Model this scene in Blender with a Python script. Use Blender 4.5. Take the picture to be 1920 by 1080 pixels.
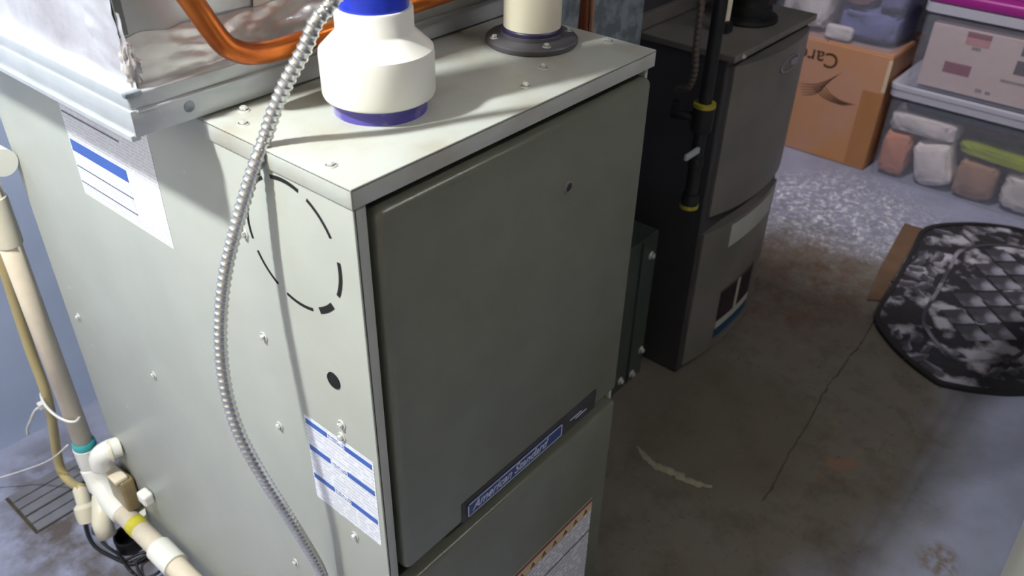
import bpy, bmesh, math, random
from mathutils import Vector, Matrix, noise
random.seed(7)
for o in list(bpy.data.objects): bpy.data.objects.remove(o)
S = bpy.context.scene
C = S.collection

# ------------------------------------------------------------------ camera
def set_camera():
    yaw, pitch, roll = 0.8851, 0.6035, 0.0235
    f = Vector((math.sin(yaw)*math.cos(pitch), math.cos(yaw)*math.cos(pitch), -math.sin(pitch)))
    r = Vector((math.cos(yaw), -math.sin(yaw), 0)); u = r.cross(f)
    r2 = r*math.cos(roll)+u*math.sin(roll); u2 = -r*math.sin(roll)+u*math.cos(roll)
    cd = bpy.data.cameras.new('camera'); cd.sensor_width = 36; cd.lens = 1589.46/1920*36
    cd.clip_start = .02; cd.dof.use_dof = True; cd.dof.focus_distance = .95; cd.dof.aperture_fstop = 8.0
    co = bpy.data.objects.new('camera', cd); C.objects.link(co)
    m = Matrix((r2, u2, -f)).transposed().to_4x4(); m.translation = (-.377, -.4749, 1.332)
    co.matrix_world = m
    S.camera = co
set_camera()
# ------------------------------------------------------------------ world, exposure
w = bpy.data.worlds.new('world'); S.world = w; w.use_nodes = True
w.node_tree.nodes['Background'].inputs[0].default_value = (.5, .55, .65, 1)
w.node_tree.nodes['Background'].inputs[1].default_value = .03
S.view_settings.view_transform = 'Standard'; S.view_settings.look = 'None'
S.view_settings.gamma = 1; S.view_settings.use_curve_mapping = False
S.view_settings.exposure = 0.0
BULB = 1700.0      # strength of the bare bulb
TUBE_FILL = 44.0        # strength of the added fill tubes behind the white wall

BIN_FILL = 90.0      # watts of the added spot that brightens the bins

# ------------------------------------------------------------------ materials
def srgb(r, g, b):
    f = lambda c: (c/255/12.92) if c/255 <= .04045 else ((c/255+.055)/1.055)**2.4
    return (f(r), f(g), f(b), 1)
def base_mat(name, col, rough=.5, metal=0., spec=.5):
    m = bpy.data.materials.new(name); m.use_nodes = True
    b = m.node_tree.nodes['Principled BSDF']
    b.inputs['Base Color'].default_value = col
    b.inputs['Roughness'].default_value = rough; b.inputs['Metallic'].default_value = metal
    b.inputs['Specular IOR Level'].default_value = spec
    return m, m.node_tree.nodes, m.node_tree.links, b
def mat(name, col, rough=.5, metal=0., vary=.12, scale=30., bump=0., bscale=None, detail=4., col2=None, spec=.5, thr=None):
    """principled with noise-varied colour, roughness and fine relief"""
    m, N, L, b = base_mat(name, col, rough, metal, spec)
    tc = N.new('ShaderNodeTexCoord')
    n = N.new('ShaderNodeTexNoise'); n.inputs['Scale'].default_value = scale; n.inputs['Detail'].default_value = detail
    L.new(tc.outputs['Object'], n.inputs['Vector'])
    mx = N.new('ShaderNodeMixRGB')
    c2 = col2 if col2 else (col[0]*(1-vary), col[1]*(1-vary), col[2]*(1-vary), 1)
    mx.inputs[1].default_value = col; mx.inputs[2].default_value = c2
    rp = N.new('ShaderNodeValToRGB'); t = thr or (.35, .65)
    rp.color_ramp.elements[0].position = t[0]; rp.color_ramp.elements[1].position = t[1]
    L.new(n.outputs['Fac'], rp.inputs[0]); L.new(rp.outputs[0], mx.inputs[0])
    L.new(mx.outputs[0], b.inputs['Base Color'])
    if bump:
        n2 = N.new('ShaderNodeTexNoise'); n2.inputs['Scale'].default_value = bscale or scale*3; n2.inputs['Detail'].default_value = 5
        L.new(tc.outputs['Object'], n2.inputs['Vector'])
        bp = N.new('ShaderNodeBump'); bp.inputs['Strength'].default_value = bump; bp.inputs['Distance'].default_value = .01
        L.new(n2.outputs['Fac'], bp.inputs['Height']); L.new(bp.outputs[0], b.inputs['Normal'])
    return m
def print_mat(name, paper, ink, line_axis, line_scale, word_scale, amount=.55):
    """rows of fine illegible print: rows across line_axis (0 x, 1 y, 2 z), words from stretched noise"""
    m, N, L, b = base_mat(name, paper, .45)
    tc = N.new('ShaderNodeTexCoord'); sp = N.new('ShaderNodeSeparateXYZ'); L.new(tc.outputs['Object'], sp.inputs[0])
    mu = N.new('ShaderNodeMath'); mu.operation = 'MULTIPLY'; mu.inputs[1].default_value = line_scale
    L.new(sp.outputs[line_axis], mu.inputs[0])
    fr = N.new('ShaderNodeMath'); fr.operation = 'FRACT'; L.new(mu.outputs[0], fr.inputs[0])
    gt = N.new('ShaderNodeMath'); gt.operation = 'GREATER_THAN'; gt.inputs[1].default_value = .45; L.new(fr.outputs[0], gt.inputs[0])
    n = N.new('ShaderNodeTexNoise'); n.inputs['Scale'].default_value = word_scale; n.inputs['Detail'].default_value = 3
    L.new(tc.outputs['Object'], n.inputs['Vector'])
    g2 = N.new('ShaderNodeMath'); g2.operation = 'GREATER_THAN'; g2.inputs[1].default_value = .45; L.new(n.outputs['Fac'], g2.inputs[0])
    mm = N.new('ShaderNodeMath'); mm.operation = 'MULTIPLY'; L.new(gt.outputs[0], mm.inputs[0]); L.new(g2.outputs[0], mm.inputs[1])
    m2 = N.new('ShaderNodeMath'); m2.operation = 'MULTIPLY'; m2.inputs[1].default_value = amount; L.new(mm.outputs[0], m2.inputs[0])
    mx = N.new('ShaderNodeMixRGB'); mx.inputs[1].default_value = paper; mx.inputs[2].default_value = ink
    L.new(m2.outputs[0], mx.inputs[0]); L.new(mx.outputs[0], b.inputs['Base Color'])
    return m
def clear_mat(name, tint, transp=.75, rough=.12):
    m = bpy.data.materials.new(name); m.use_nodes = True; N = m.node_tree.nodes; L = m.node_tree.links
    N.clear(); out = N.new('ShaderNodeOutputMaterial')
    t = N.new('ShaderNodeBsdfTransparent'); t.inputs[0].default_value = (.97, .97, .98, 1)
    p = N.new('ShaderNodeBsdfPrincipled'); p.inputs['Base Color'].default_value = tint; p.inputs['Roughness'].default_value = rough
    n = N.new('ShaderNodeTexNoise'); n.inputs['Scale'].default_value = 14
    mr = N.new('ShaderNodeMapRange'); mr.inputs['To Min'].default_value = 1-transp-.06; mr.inputs['To Max'].default_value = 1-transp+.06
    L.new(n.outputs['Fac'], mr.inputs['Value'])
    mx = N.new('ShaderNodeMixShader'); L.new(mr.outputs[0], mx.inputs[0]); L.new(t.outputs[0], mx.inputs[1]); L.new(p.outputs[0], mx.inputs[2])
    L.new(mx.outputs[0], out.inputs[0])
    return m
def emit_mat(name, col, s):
    m = bpy.data.materials.new(name); m.use_nodes = True; N = m.node_tree.nodes; L = m.node_tree.links
    N.clear(); out = N.new('ShaderNodeOutputMaterial'); e = N.new('ShaderNodeEmission')
    e.inputs[0].default_value = col; e.inputs[1].default_value = s; L.new(e.outputs[0], out.inputs[0])
    return m

M = {}
M['cabinet'] = mat('cabinet_paint', srgb(176, 180, 172), .42, 0, .07, 9, .04, 60)
M['cap'] = mat('cap_paint', srgb(180, 184, 177), .42, 0, .14, 16, .05, 90, 6, col2=srgb(166, 162, 148), thr=(.42, .72))
M['door'] = mat('charcoal_door_paint', srgb(106, 109, 96), .26, 0, .10, 14, .05, 420)
M['dark_gap'] = mat('dark_cavity', srgb(26, 26, 24), .8)
M['slot'] = mat('punched_slot_black', srgb(10, 10, 10), .9)
M['screw'] = mat('zinc_screw', srgb(236, 236, 232), .22, .5, .05, 60)
M['galv'] = mat('galvanized_steel', srgb(194, 198, 202), .34, .35, .18, 26, .05, 60, col2=srgb(184, 190, 192))
M['galv_dull'] = mat('spangled_galvanized', srgb(150, 160, 166), .5, .4, .3, 42, .05, 60, 5, col2=srgb(112, 122, 128), thr=(.42, .58))
M['foil'] = mat('foil_tape', srgb(234, 232, 232), .34, .6, .12, 12, .12, 60, col2=srgb(196, 190, 190))
M['pvc'] = mat('white_pvc', srgb(240, 239, 230), .32, 0, .05, 10)
M['pvc_cream'] = mat('cream_pvc', srgb(226, 219, 196), .35, 0, .08, 10)
M['pvc_old'] = mat('yellowed_pvc', srgb(240, 226, 202), .38, 0, .12, 22)
M['primer'] = mat('purple_primer', srgb(84, 76, 160), .4, 0, .3, 24, col2=srgb(176, 172, 208), thr=(.52, .72))
M['primer_dark'] = mat('dark_purple_primer', srgb(58, 52, 84), .4, 0, .4, 60)
M['blue'] = mat('blue_primer', srgb(40, 62, 200), .3, 0, .25, 25, col2=srgb(28, 40, 140))
M['teal'] = mat('teal_cement', srgb(70, 178, 182), .35, 0, .2, 60)
M['copper'] = mat('copper', srgb(205, 118, 48), .3, .75, .25, 18, col2=srgb(168, 84, 32))
M['conduit'] = mat('aluminium_conduit', srgb(214, 214, 210), .26, .85, .12, 40)
M['flange_rubber'] = mat('grey_black_flange', srgb(86, 84, 88), .45, 0, .25, 30)
M['rubber'] = mat('black_rubber', srgb(48, 47, 50), .5, 0, .25, 30)
M['black'] = mat('black_plastic', srgb(22, 22, 24), .45, 0, .2, 30)
M['iron'] = mat('black_iron', srgb(34, 34, 38), .5, .3, .2, 30)
M['brass'] = mat('brass_tape_yellow', srgb(168, 158, 44), .45, .2, .2, 60)
M['dark_furnace'] = mat('dark_furnace_paint', srgb(112, 107, 104), .4, 0, .18, 9, .05, 300, col2=srgb(98, 98, 90))
M['dark_side'] = mat('dark_cabinet_side', srgb(62, 60, 64), .55, 0, .2, 6)
M['dark_green'] = mat('dark_green_sheet_metal', srgb(66, 76, 70), .5, .2, .2, 8)
M['brown_cable'] = mat('brown_cable', srgb(126, 66, 40), .5, 0, .2, 40)
M['brown_cable2'] = mat('pale_brown_wire', srgb(160, 120, 96), .5, 0, .2, 40)
M['sticker'] = print_mat('sticker_print', srgb(236, 238, 244), srgb(140, 148, 176), 2, 190, 130, .34)
M['sticker2'] = print_mat('sticker_fine_print', srgb(236, 236, 238), srgb(150, 150, 156), 2, 230, 210, .3)
M['sticker_x'] = print_mat('warning_sticker_print', srgb(214, 216, 220), srgb(110, 110, 116), 2, 120, 110, .6)
M['ink_blue'] = mat('blue_ink', srgb(66, 102, 182), .45, 0, .1, 30)
M['ink_grey'] = mat('grey_ink', srgb(110, 112, 128), .5)
M['badge_blue'] = mat('badge_blue', srgb(34, 58, 120), .35, 0, .15, 30)
M['badge_white'] = mat('badge_silver', srgb(190, 196, 214), .4)
M['cardboard'] = mat('cardboard', srgb(190, 144, 118), .75, 0, .16, 5, .04, 120, col2=srgb(192, 138, 90), thr=(.4, .62))
M['cardboard_ink'] = mat('brown_box_ink', srgb(74, 46, 30), .7)
M['cardboard_dark'] = mat('cardboard_tape_dark', srgb(176, 124, 80), .6, 0, .1, 8)
M['cardboard_edge'] = mat('cardboard_pale_edge', srgb(214, 196, 170), .8)
M['carton'] = mat('pale_carton', srgb(205, 186, 184), .6, 0, .06, 6)
M['carton_red'] = mat('carton_red', srgb(138, 62, 78), .6)
M['carton_pink'] = mat('carton_pink', srgb(196, 134, 134), .6)
M['carton_dark'] = mat('carton_dark', srgb(70, 52, 54), .6, 0, .3, 60)
M['carton_grey'] = mat('carton_grey', srgb(150, 138, 138), .6, 0, .3, 60)
M['clear'] = clear_mat('clear_plastic', srgb(200, 206, 226), .80)
M['frost'] = clear_mat('frosted_plastic_rim', srgb(206, 208, 224), .25, .3)
M['magenta'] = mat('magenta_lid', srgb(158, 40, 138), .4, 0, .1, 8)
for n_, c_ in dict(cloth_white=(222, 214, 214), cloth_pink=(218, 160, 150), cloth_blue=(108, 110, 160), cloth_orange=(206, 138, 104),
                   cloth_green=(150, 165, 20), cloth_brown=(170, 134, 110), dark_slate=(70, 78, 96), cloth_pale=(236, 228, 226)).items():
    M[n_] = mat(n_, srgb(*c_), .85, 0, .15, 14, .3, 40)
M['mat_rubber'] = mat('dusty_mat_rubber', srgb(36, 36, 42), .62, 0, 0, 13, .5, 34, 5, col2=srgb(178, 176, 188), thr=(.5, .62))
M['mat_pad'] = mat('dusty_mat_pad', srgb(62, 62, 70), .6, 0, 0, 9, .3, 50, 4, col2=srgb(150, 150, 164), thr=(.46, .62))
M['mat_rim'] = mat('mat_rim', srgb(30, 29, 32), .6, 0, .2, 20)
M['board'] = mat('brown_board', srgb(108, 84, 62), .7, 0, .3, 12, .1, 40)
M['vinyl'] = clear_mat('yellowed_vinyl', srgb(204, 186, 128), .22, .3)
M['wire_white'] = mat('white_nylon', srgb(226, 224, 222), .4)
M['trap'] = mat('amber_trap_plastic', srgb(150, 132, 96), .35, 0, .3, 30)
M['yellow'] = mat('yellow_tape', srgb(206, 196, 60), .4, 0, .15, 60)
M['wall_blue'] = mat('blue_painted_block', srgb(176, 190, 220), .7, 0, .1, 5, .08, 40)
M['wall_grey'] = mat('grey_painted_block', srgb(120, 122, 128), .8, 0, .12, 3, .08, 40)
M['wall_cream'] = mat('cream_painted_wall', srgb(226, 212, 186), .7, 0, .05, 5)
M['ceiling'] = mat('dark_ceiling_joists', srgb(78, 70, 60), .9, 0, .2, 4)
M['white_wall'] = mat('white_painted_wall', srgb(220, 219, 208), .6, 0, .05, 5)
M['grate'] = mat('grey_drain_slat', srgb(120, 120, 128), .7, 0, .2, 20)
M['ridge'] = mat('pale_mortar', srgb(150, 146, 126), .9, 0, .25, 60, .5, 80)
M['crack'] = mat('dirt_in_crack', srgb(78, 71, 58), .95, 0, .3, 40)

def floor_material():
    m, N, L, b = base_mat('painted_concrete_floor', srgb(150, 154, 170), .55)
    tc = N.new('ShaderNodeTexCoord'); P = tc.outputs['Object']
    def nz(scale, det=5, rough=.6):
        n = N.new('ShaderNodeTexNoise'); n.inputs['Scale'].default_value = scale; n.inputs['Detail'].default_value = det
        n.inputs['Roughness'].default_value = rough; L.new(P, n.inputs['Vector']); return n.outputs['Fac']
    def ramp(v, a, c):
        r = N.new('ShaderNodeMapRange'); r.inputs['From Min'].default_value = a; r.inputs['From Max'].default_value = c
        L.new(v, r.inputs['Value']); return r.outputs[0]
    def math_(op, a, c):
        q = N.new('ShaderNodeMath'); q.operation = op
        for i, v in enumerate((a, c)):
            if isinstance(v, (int, float)): q.inputs[i].default_value = v
            else: L.new(v, q.inputs[i])
        q.use_clamp = op in ('MULTIPLY', 'ADD'); return q.outputs[0]
    def blob(cx, cy, rx, ry, soft=.35, wob=.5):
        mp = N.new('ShaderNodeMapping'); mp.inputs['Location'].default_value = (-cx/rx, -cy/ry, 0); mp.inputs['Scale'].default_value = (1/rx, 1/ry, 0)
        L.new(P, mp.inputs['Vector']); ln = N.new('ShaderNodeVectorMath'); ln.operation = 'LENGTH'; L.new(mp.outputs[0], ln.inputs[0])
        d = math_('SUBTRACT', ln.outputs['Value'], math_('MULTIPLY', nz(4.5), wob))
        return ramp(d, 1-wob*.5+soft*.5, 1-wob*.5-soft*.5)
    def mix(base, colr, fac):
        x = N.new('ShaderNodeMixRGB'); L.new(fac, x.inputs[0])
        if isinstance(base, tuple): x.inputs[1].default_value = base
        else: L.new(base, x.inputs[1])
        x.inputs[2].default_value = colr; return x.outputs[0]
    col = mix(srgb(152, 156, 180), srgb(138, 142, 164), ramp(nz(7), .4, .65))
    col = mix(col, srgb(112, 112, 116), math_('MULTIPLY', ramp(nz(2.6, 6, .65), .5, .72), .25))
    # white crystals of flaking paint
    crys = math_('MULTIPLY', blob(2.0, .22, .40, .34, .5, .5), math_('MULTIPLY', ramp(nz(46, 6, .8), .485, .57), ramp(nz(13, 2), .3, .5)))
    col = mix(col, srgb(232, 234, 246), crys)
    col = mix(col, srgb(118, 112, 120), math_('MULTIPLY', blob(1.95, .25, .4, .3, .5), math_('MULTIPLY', ramp(nz(24, 4), .54, .66), .5)))
    # olive-brown dirt before the dark furnace, darkened to deepen the floor shadow
    dirt_shade = math_('MULTIPLY', blob(1.15, .12, .82, .50, .3, .4), .9)
    col = mix(col, srgb(100, 93, 76), dirt_shade)
    col = mix(col, srgb(98, 68, 48), math_('MULTIPLY', blob(1.66, .16, .24, .22, .7), math_('MULTIPLY', ramp(nz(16), .42, .66), .8)))
    grime_shade = math_('MULTIPLY', blob(1.15, .10, 1.0, .46, .35, .35), 1.0)  # mottled dirt, kept inside the floor shadow so its edge reads darker
    col = mix(col, srgb(70, 64, 50), math_('MULTIPLY', grime_shade, math_('MULTIPLY', ramp(nz(11, 7, .7), .48, .68), .7)))
    col = mix(col, srgb(124, 116, 92), math_('MULTIPLY', grime_shade, math_('MULTIPLY', ramp(nz(19, 6, .7), .56, .72), .6)))
    col = mix(col, srgb(58, 46, 36), math_('MULTIPLY', grime_shade, math_('MULTIPLY', ramp(nz(60, 3), .64, .72), .7)))
    # round patch of old mortar
    col = mix(col, srgb(88, 82, 66), math_('MULTIPLY', blob(1.02, .06, .22, .22, .35, .5), .5))
    # rust specks
    col = mix(col, srgb(150, 92, 56), math_('MULTIPLY', blob(1.07, -.2, .07, .035, .8), math_('MULTIPLY', ramp(nz(18), .5, .7), .7)))
    # small tan scuff on the clean paint
    col = mix(col, srgb(120, 106, 98), math_('MULTIPLY', blob(.96, -.45, .045, .035, .5), ramp(nz(40), .4, .6)))
    # dirt round the drain
    col = mix(col, srgb(92, 84, 80), math_('MULTIPLY', blob(-.03, .86, .16, .24, .6), ramp(nz(14), .35, .6)))
    L.new(col, b.inputs['Base Color'])
    bp = N.new('ShaderNodeBump'); bp.inputs['Strength'].default_value = .5; bp.inputs['Distance'].default_value = .006
    L.new(math_('ADD', math_('MULTIPLY', nz(50), .25), math_('MULTIPLY', crys, 1.0)), bp.inputs['Height'])
    L.new(bp.outputs[0], b.inputs['Normal'])
    return m
M['floor'] = floor_material()

# ------------------------------------------------------------------ mesh helpers
def obj(name, bm, m, parent=None, smooth=False, angle=None):
    me = bpy.data.meshes.new(name); bm.normal_update(); bm.to_mesh(me); bm.free()
    if m: me.materials.append(M[m] if isinstance(m, str) else m)
    if smooth:
        for p in me.polygons: p.use_smooth = True
        if angle is not None:
            try: me.set_sharp_from_angle(angle=math.radians(angle))
            except Exception: pass
    o = bpy.data.objects.new(name, me); C.objects.link(o)
    if parent: o.parent = parent
    return o
def place(o, loc, rot=None):
    o.location = loc
    if rot: o.rotation_euler = rot
    return o
def empty(name, label, cat, loc=(0, 0, 0), group=None):
    o = bpy.data.objects.new(name, None); o.empty_display_size = .05; C.objects.link(o); o.location = loc
    return tag(o, label, cat, group)
def tag(o, label, cat, group=None):
    o['label'] = label; o['category'] = cat
    if group: o['group'] = group
    return o
def struct(o): o['kind'] = 'structure'; return o
def box(bm, x0, x1, y0, y1, z0, z1, bev=0, seg=2):
    g = bmesh.new(); vs = [g.verts.new((x, y, z)) for x in (x0, x1) for y in (y0, y1) for z in (z0, z1)]
    for f in ((0, 1, 3, 2), (4, 6, 7, 5), (0, 4, 5, 1), (2, 3, 7, 6), (0, 2, 6, 4), (1, 5, 7, 3)): g.faces.new([vs[i] for i in f])
    bmesh.ops.recalc_face_normals(g, faces=g.faces)
    if bev: bmesh.ops.bevel(g, geom=g.edges[:], offset=bev, segments=seg, affect='EDGES', profile=.5)
    merge(bm, g); return bm
def merge(bm, g):
    mp = {}
    for v in g.verts: mp[v] = bm.verts.new(v.co)
    for f in g.faces:
        try: bm.faces.new([mp[v] for v in f.verts])
        except ValueError: pass
    g.free()
def B(*a, **k): return box(bmesh.new(), *a, **k)
def prism(pts, z0, z1, bev=0):
    bm = bmesh.new(); lo = [bm.verts.new((x, y, z0)) for x, y in pts]; hi = [bm.verts.new((x, y, z1)) for x, y in pts]
    n = len(pts); bm.faces.new(hi); bm.faces.new(lo[::-1])
    for i in range(n): bm.faces.new((lo[i], lo[(i+1) % n], hi[(i+1) % n], hi[i]))
    bmesh.ops.recalc_face_normals(bm, faces=bm.faces)
    if bev:
        ed = [e for e in bm.edges if all(abs(v.co.z-z1) < 1e-6 for v in e.verts)]
        bmesh.ops.bevel(bm, geom=ed, offset=bev, segments=2, affect='EDGES')
    return bm
def lathe(prof, seg=48, loc=(0, 0, 0), bm=None, close=False):
    bm = bm or bmesh.new(); rings = []
    for r, z in prof:
        rings.append([bm.verts.new((loc[0]+r*math.cos(2*math.pi*i/seg), loc[1]+r*math.sin(2*math.pi*i/seg), loc[2]+z)) for i in range(seg)])
    for a, b_ in zip(rings, rings[1:]):
        for i in range(seg): bm.faces.new((a[i], a[(i+1) % seg], b_[(i+1) % seg], b_[i]))
    if close: bm.faces.new(rings[0][::-1]); bm.faces.new(rings[-1])
    return bm
def catmull(pts, per=10):
    P = [Vector(p) for p in pts]; P = [2*P[0]-P[1]]+P+[2*P[-1]-P[-2]]; out = []
    for i in range(1, len(P)-2):
        for k in range(per):
            t = k/per; a, b_, c, d = P[i-1:i+3]
            out.append(.5*((2*b_)+(c-a)*t+(2*a-5*b_+4*c-d)*t*t+(3*b_-a-3*c+d)*t**3))
    out.append(P[-2]); return out
def tube(path, r, seg=14, bm=None, cap=True):
    """r: number or function of (index, arclength)"""
    bm = bm or bmesh.new(); P = [Vector(p) for p in path]; rings = []; s = 0
    t = (P[1]-P[0]).normalized(); n = t.orthogonal().normalized()
    for i, p in enumerate(P):
        tt = (P[min(i+1, len(P)-1)]-P[max(i-1, 0)]).normalized()
        n = (n-tt*n.dot(tt)).normalized(); bt = tt.cross(n)
        if i: s += (p-P[i-1]).length
        rr = r(i, s) if callable(r) else r
        rings.append([bm.verts.new(p+(n*math.cos(2*math.pi*k/seg)+bt*math.sin(2*math.pi*k/seg))*rr) for k in range(seg)])
    for a, b_ in zip(rings, rings[1:]):
        for k in range(seg): bm.faces.new((a[k], a[(k+1) % seg], b_[(k+1) % seg], b_[k]))
    if cap: bm.faces.new(rings[0][::-1]); bm.faces.new(rings[-1])
    return bm
def resample(path, step):
    out = [path[0]]; acc = 0; last = path[0]
    for p in path[1:]:
        d = (p-last).length
        while acc+d >= step:
            q = last+(p-last)*((step-acc)/d); out.append(q); last = q; d = (p-last).length; acc = 0
        acc += d; last = p
    return out
def frame(xdir, up):
    x = Vector(xdir).normalized(); y = Vector(up).normalized(); z = x.cross(y)
    return Matrix((x, y, z)).transposed().to_4x4()
def text(name, s, size, m, parent, loc, xdir, up, shear=0, depth=.0003, align='LEFT', bold=0):
    cu = bpy.data.curves.new(name, 'FONT'); cu.body = s; cu.size = size; cu.shear = shear; cu.extrude = depth; cu.align_x = align; cu.offset = bold
    t = bpy.data.objects.new('tmp_text', cu); C.objects.link(t)
    dg = bpy.context.evaluated_depsgraph_get(); me = bpy.data.meshes.new_from_object(t.evaluated_get(dg))
    bpy.data.objects.remove(t); me.materials.append(M[m])
    o = bpy.data.objects.new(name, me); C.objects.link(o); o.parent = parent
    mw = frame(xdir, up); mw.translation = loc; o.matrix_local = mw
    return o
def ribbon(pts, width, h, lift=.0):
    """flat strip on the floor along pts, of a given width function or number"""
    bm = bmesh.new(); P = [Vector((x, y, 0)) for x, y in pts]; rows = []
    for i, p in enumerate(P):
        t = (P[min(i+1, len(P)-1)]-P[max(i-1, 0)]).normalized(); n = Vector((-t.y, t.x, 0)); ww = width(i) if callable(width) else width
        rows.append([bm.verts.new(p+n*ww*.5+Vector((0, 0, lift))), bm.verts.new(p+Vector((0, 0, lift+h))), bm.verts.new(p-n*ww*.5+Vector((0, 0, lift)))])
    for a, b_ in zip(rows, rows[1:]):
        for k in (0, 1): bm.faces.new((a[k], a[k+1], b_[k+1], b_[k]))
    return bm
def blob_mesh(rx, ry, rz, seed, amp=.25, sub=4, freq=2.2, zmin=None):
    bm = bmesh.new(); bmesh.ops.create_icosphere(bm, subdivisions=sub, radius=1)
    for v in bm.verts:
        d = v.co.normalized(); k = 1+amp*(noise.noise(d*freq+Vector((seed*3.1, seed, 0)))+.5*noise.noise(d*freq*2.7+Vector((seed, 7, 1))))
        v.co = Vector((d.x*rx*k, d.y*ry*k, d.z*rz*k))
        if zmin is not None and v.co.z < zmin: v.co.z = zmin
    return bm

# ------------------------------------------------------------------ the room
RX0, RX1, RY0, RY1, H = -2.0, 3.3, -3.3, 1.17, 2.6
fl = struct(obj('floor', B(RX0, RX1, RY0, RY1, -.1, 0), 'floor'))
struct(obj('ceiling', B(RX0, RX1, RY0, RY1, H, H+.1), 'ceiling'))
struct(obj('wall_back', B(RX0, RX1, RY1, RY1+.1, 0, H), 'wall_blue'))
struct(obj('wall_left', B(RX0-.1, RX0, RY0, RY1+.1, 0, H), 'wall_cream'))
struct(obj('wall_right', B(RX1, RX1+.1, RY0, RY1+.1, 0, H), 'wall_grey'))
struct(obj('wall_rear', B(RX0-.1, RX1+.1, RY0-.1, RY0, 0, H), 'wall_grey'))
struct(obj('wall_front', B(.42, RX1, -.66, -.55, 0, .64, bev=.006), 'white_wall'))
crack = [(1.646, -.07), (1.504, -.081), (1.45, -.079), (1.394, -.084), (1.32, -.083), (1.256, -.0885), (1.14, -.103), (1.035, -.111), (.943, -.123), (.871, -.128)]
cp = [(v.x, v.y+.004*noise.noise(Vector((v.x*40, 0, 0)))) for v in catmull([(x, y, 0) for x, y in crack], 6)]
obj('crack', ribbon(cp, lambda i: max(.0008, .004+.006*noise.noise(Vector((i*.45, 3, 0)))), .0006), 'crack', fl)
rd = [(v.x+.005*noise.noise(Vector((v.y*60, 1, 0))), v.y) for v in catmull([(.832, .15, 0), (.812, .0965, 0), (.8186, .0542, 0), (.8222, .0048, 0), (.8388, -.03, 0)], 8)]
obj('mortar_ridge', ribbon(rd, lambda i: .019*math.sin(math.pi*(i+1)/34)**.6+.012*noise.noise(Vector((i*.55, 9, 0))), .005), 'ridge', fl, True)

# ------------------------------------------------------------------ bulb of the room and added fill lights
def bulb():
    e = empty('bare_bulb', 'bare round light bulb in a ceiling socket left of the furnace', 'lamp', (-.71, .348, 2.4))
    obj('socket', lathe([(.0, .199), (.06, .199), (.06, .18), (.024, .17), (.022, -.30), (0, -.30)], 24), 'pvc', e)
    obj('bulb', lathe([(.016, -.30), (.02, -.32), (.036, -.345), (.042, -.372), (.036, -.398), (.02, -.412), (.002, -.416)], 24), emit_mat('lit_bulb', (.98, 1, .985, 1), BULB), e, True)
bulb()
def fill_tube_lamp():  # unseen fixture added as fill for the front faces and floor
    e = empty('fill_light_fixture', 'added twin-tube fill light out of view on the ceiling behind the white wall', 'lamp', (.95, -1.2, H))
    obj('housing', B(-.65, .65, -.09, .09, -.05, 0, bev=.004), 'pvc', e)
    for y in (-.045, .045):
        bm = tube([(-.6, y, -.07), (.6, y, -.07)], .016, 12)
        obj('tube', bm, emit_mat('fill_tube', (.98, .95, 1, 1), TUBE_FILL), e, True)
fill_tube_lamp()
def bin_fill_lamp():  # unseen spot added to brighten the bins; its cone spares the nearer floor
    e = empty('bin_fill_lamp', 'added fill spot with a metal reflector, out of view, aimed at the storage bins', 'lamp', (1.50, .36, 2.12))
    d = Vector((.95, -.24, -2.0)).normalized(); q = Vector((0, 0, -1)).rotation_difference(d)
    sh = obj('reflector', lathe([(.018, .09), (.03, .075), (.055, .03), (.085, -.02), (.088, -.022), (.058, .03), (.033, .08), (.018, .096)], 28), 'galv', e, True); sh.rotation_mode = 'QUATERNION'; sh.rotation_quaternion = q
    st = obj('stem', tube([(-.035, 0, .075), (-.06, 0, .2), (-.06, 0, H-2.121)], .008, 10), 'black', e, True)
    ld = bpy.data.lights.new('bin_fill_light', 'SPOT'); ld.energy = BIN_FILL; ld.color = (1, .93, .93); ld.spot_size = math.radians(46); ld.spot_blend = .7; ld.shadow_soft_size = .04
    lo = bpy.data.objects.new('bin_fill_light', ld); C.objects.link(lo); lo.parent = e; lo.rotation_mode = 'QUATERNION'; lo.rotation_quaternion = q; lo.location = d*.03
bin_fill_lamp()

# ------------------------------------------------------------------ the grey furnace
FW, FD, FT = .4445, .723, 1.016
def screw_mesh():
    bm = lathe([(.0056, 0), (.0056, .0008), (.0044, .0014)], 14)
    hx = [(.0036*math.cos(a*math.pi/3), .0036*math.sin(a*math.pi/3)) for a in range(6)]
    merge(bm, prism(hx, .0008, .0046, .0007))
    me = bpy.data.meshes.new('screw'); bm.normal_update(); bm.to_mesh(me); bm.free(); me.materials.append(M['screw']); return me
SCREW = screw_mesh()
def screw(parent, loc, normal, s=1.0):
    o = bpy.data.objects.new('screw', SCREW); C.objects.link(o); o.parent = parent
    o.matrix_local = Matrix.Translation(loc) @ Vector((0, 0, 1)).rotation_difference(Vector(normal)).to_matrix().to_4x4() @ Matrix.Rotation(random.uniform(0, 1), 4, 'Z') @ Matrix.Scale(s, 4)
    return o
def plate_x(bm, y0, y1, z0, z1, x, t=.0004): return box(bm, x-.0004-t, x+.0002, y0, y1, z0, z1)

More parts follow.
